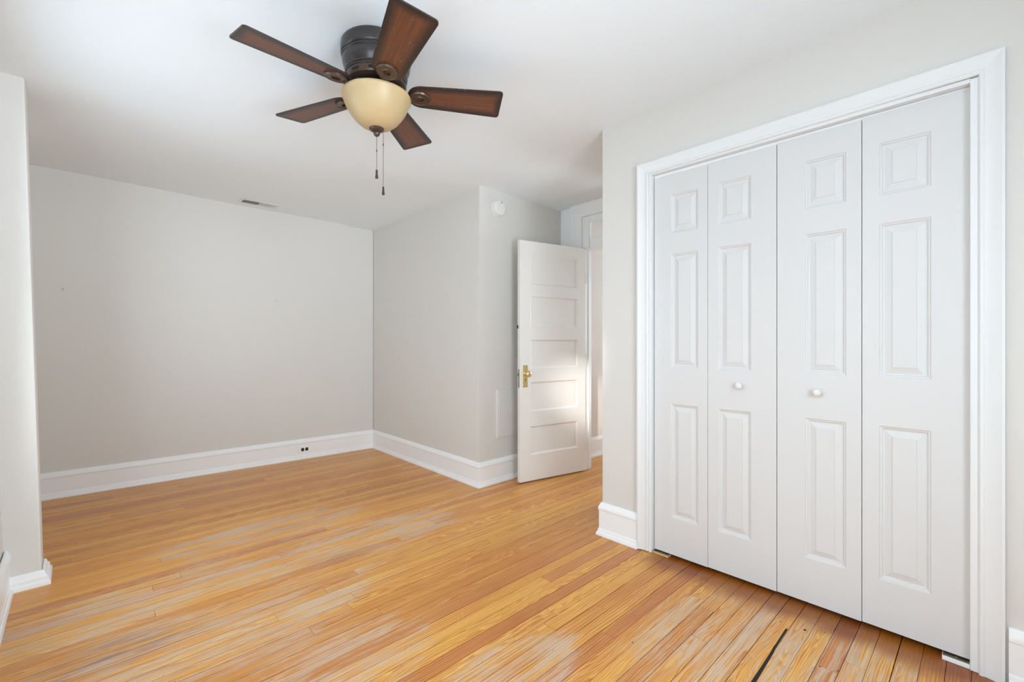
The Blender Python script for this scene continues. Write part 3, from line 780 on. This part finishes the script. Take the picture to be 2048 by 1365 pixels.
# blades
PH0 = 3.19566; PIT = -.1963
ca, sa = math.cos(PIT), math.sin(PIT)
Zb = zz(2.222)
def blade_bm():
    bm = bmesh.new(); lay = bm.verts.layers.float.new('edge')
    R0, R1 = .128, .532; t = .0028
    def half(u):       # outline half width against radius
        w0, w1 = .062, .0815
        w = w0 + (w1 - w0) * max(0, (u - .17)) / (R1 - .17)
        if u < R0 + .060:
            q = (R0 + .060 - u) / .060; w = w * math.sqrt(max(0, 1 - q ** 2.2)) if q < 1 else 0
        if u > R1 - .016:
            q = (u - (R1 - .016)) / .016; w = w - .016 * (1 - math.sqrt(max(0, 1 - q * q)))
        return w
    us = [R0 + .060 * (1 - math.cos(PI / 2 * i / 10)) for i in range(11)] + [R0 + .060 + (R1 - .016 - R0 - .060) * i / 22 for i in range(1, 23)] + [R1 - .016 + .016 * math.sin(PI / 2 * i / 6) for i in range(1, 7)]
    ms = [-1, -.97, -.88, -.75, -.55, -.3, 0, .3, .55, .75, .88, .97, 1]
    grid = {}
    for i, u in enumerate(us):
        w = max(half(u), .0008)
        for j, s in enumerate(ms):
            for k, z in ((0, -t), (1, t)):
                v = bm.verts.new((u * SC, s * w * SC, z * SC)); d = min(w * (1 - abs(s)), R1 - u, (u - R0) * .8 + .003)
                v[lay] = max(0, min(1, 1 - d / .048)); grid[i, j, k] = v
    for i in range(len(us) - 1):
        for j in range(len(ms) - 1):
            for k in (0, 1): bm.faces.new((grid[i, j, k], grid[i + 1, j, k], grid[i + 1, j + 1, k], grid[i, j + 1, k]))
        for j in (0, len(ms) - 1): bm.faces.new((grid[i, j, 0], grid[i + 1, j, 0], grid[i + 1, j, 1], grid[i, j, 1]))
    for j in range(len(ms) - 1):
        for i in (0, len(us) - 1): bm.faces.new((grid[i, j, 0], grid[i, j + 1, 0], grid[i, j + 1, 1], grid[i, j, 1]))
    return bm
def iron_bm():
    """oval medallion with a drop-shaped opening, and the neck that runs in to the hub"""
    bm = bmesh.new(); n = 48
    cx, a_, b_ = .178, .046, .041
    hx, ha, hb = .180, .019, .0145
    out, inn = [], []
    for i in range(n):
        th = 2 * PI * i / n
        x = cx + a_ * math.cos(th); y = b_ * math.sin(th)
        out.append((x, y))
        rr = 1 - .35 * max(0, -math.cos(th)) ** 2
        inn.append((hx + ha * math.cos(th), hb * math.sin(th) * (1 - .55 * max(0, math.cos(th)))))
    def ring(pts, z, s=1.0, c=(cx, 0)): return [bm.verts.new(((c[0] + (p[0] - c[0]) * s) * SC, (c[1] + (p[1] - c[1]) * s) * SC, z * SC)) for p in pts]
    z0, z1 = -.0030, -.0135
    rs = [ring(out, z0), ring(out, -.009), ring(out, z1, .93), ring(out, z1 + .0006, .84), ring(out, z1 + .0022, .80), ring(inn, z1 + .0022, 1.25, (hx, 0)), ring(inn, z1, 1.12, (hx, 0)), ring(inn, z1 + .001, 1.0, (hx, 0)), ring(inn, z0, 1.0, (hx, 0))]
    for p, q in zip(rs, rs[1:] + rs[:1]):
        for i in range(n): bm.faces.new((p[i], p[(i + 1) % n], q[(i + 1) % n], q[i]))
    # neck
    sec = [(.150, .026, -.0035, -.0125), (.135, .017, -.004, -.015), (.118, .0135, .002, -.014), (.100, .0125, .020, .004), (.084, .014, .036, .022), (.070, .016, .040, .026)]
    pr = None
    for (x, w, zt_, zb_) in sec:
        q = [bm.verts.new((x * SC, s * w * SC, z * SC)) for s, z in ((-1, zb_ + .002), (-.7, zb_), (.7, zb_), (1, zb_ + .002), (1, zt_), (-1, zt_))]
        if pr:
            for i in range(6): bm.faces.new((pr[i], pr[(i + 1) % 6], q[(i + 1) % 6], q[i]))
        else: bm.faces.new(q)
        pr = q
    bm.faces.new(pr[::-1])
    return bm
blade0 = None
for k in range(5):
    a_ = PH0 + k * 2 * PI / 5
    # e = radial, t = tangential (pitched), n = normal
    ev = Vector((math.cos(a_), math.sin(a_), 0)); tv = Vector((-math.sin(a_) * ca, math.cos(a_) * ca, sa)); nv = ev.cross(tv)
    mtx = Matrix((ev, tv, nv)).transposed().to_4x4(); mtx.translation = (0, 0, Zb)
    if blade0 is None:
        blade0 = obj('blade', blade_bm(), M['blade'], fan, smooth=True, angle=40)
        iron0 = obj('blade_iron', iron_bm(), M['iron'], blade0, smooth=True, angle=30)
        scr = []
        for (x, y) in ((.150, .022), (.150, -.022), (.208, 0)):
            bm = bmesh.new(); lathe(bm, [(0, .002), (.004, .001), (.0042, -.001), (.003, -.0025), (0, -.003)], 12, M4=Matrix.Translation((x * SC, y * SC, -.0135 * SC)))
        bl, ir = blade0, iron0
    else:
        bl = blade0.copy(); C.objects.link(bl); ir = iron0.copy(); C.objects.link(ir); ir.parent = bl; bl.parent = fan
    bl.matrix_local = mtx @ Matrix.Diagonal((1.055 if k == 1 else 1, 1, 1, 1))
# pull chains
def chain(name, x, y, ztop, zbot, fob_h, tilt, label, rad=.0016, joint=True):
    bm = bmesh.new()
    n = int((ztop - zbot) / .0042)
    for i in range(n):
        z = ztop - (i + .5) * .0042; f = i / n
        lathe(bm, [(0, .0016), (rad, .0006), (rad, -.0006), (0, -.0016)], 6, M4=Matrix.Translation((x + tilt[0] * f, y + tilt[1] * f, z)))
    tube(bm, [(x, y, ztop), (x + tilt[0], y + tilt[1], zbot)], .0006, 5)
    if joint:
        zj = ztop + (zbot - ztop) * .42
        lathe(bm, [(0, .006), (.0022, .005), (.0026, 0), (.0022, -.005), (0, -.006)], 10, M4=Matrix.Translation((x + tilt[0] * .42, y + tilt[1] * .42, zj)))
    c = obj('pull_chain', bm, M['chain'], fan); tag(c, label)
    bm = bmesh.new(); h = fob_h
    lathe(bm, [(0, .003), (.0035, .002), (.0045, -.002), (.0048, -h * .5), (.0062, -h * .7), (.0064, -h * .95), (.004, -h), (0, -h)], 16, M4=Matrix.Translation((x + tilt[0], y + tilt[1], zbot)))
    obj('fob', bm, M['fob'], c, smooth=True)
def zat(v, d=1.934 * SC): return H + (682.5 - v) / 912 * d - zc
chain('a', 0, 0, zz(2.037), zat(341), .036, (.0, 0), 'shorter pull chain hanging from the finial')
# second chain hangs from the fitter behind the bowl, towards the far side
ex = Vector((.723, -.691, 0)); fw = Vector((.691, .723, 0))
p2 = ex * -.013 + fw * .147
d2 = 1.934 * SC + .147
chain('b', p2.x, p2.y, zz(2.205), zat(375, d2), .036, (0, 0), 'longer pull chain hanging behind the bowl')
# arm that carries the long chain out past the bowl rim
bm = bmesh.new(); tube(bm, [(p2.x * .6, p2.y * .6, zz(2.232)), (p2.x * .95, p2.y * .95, zz(2.226)), (p2.x, p2.y, zz(2.203))], .003, 8)
obj('chain_guide', bm, M['iron'], fan, smooth=True)
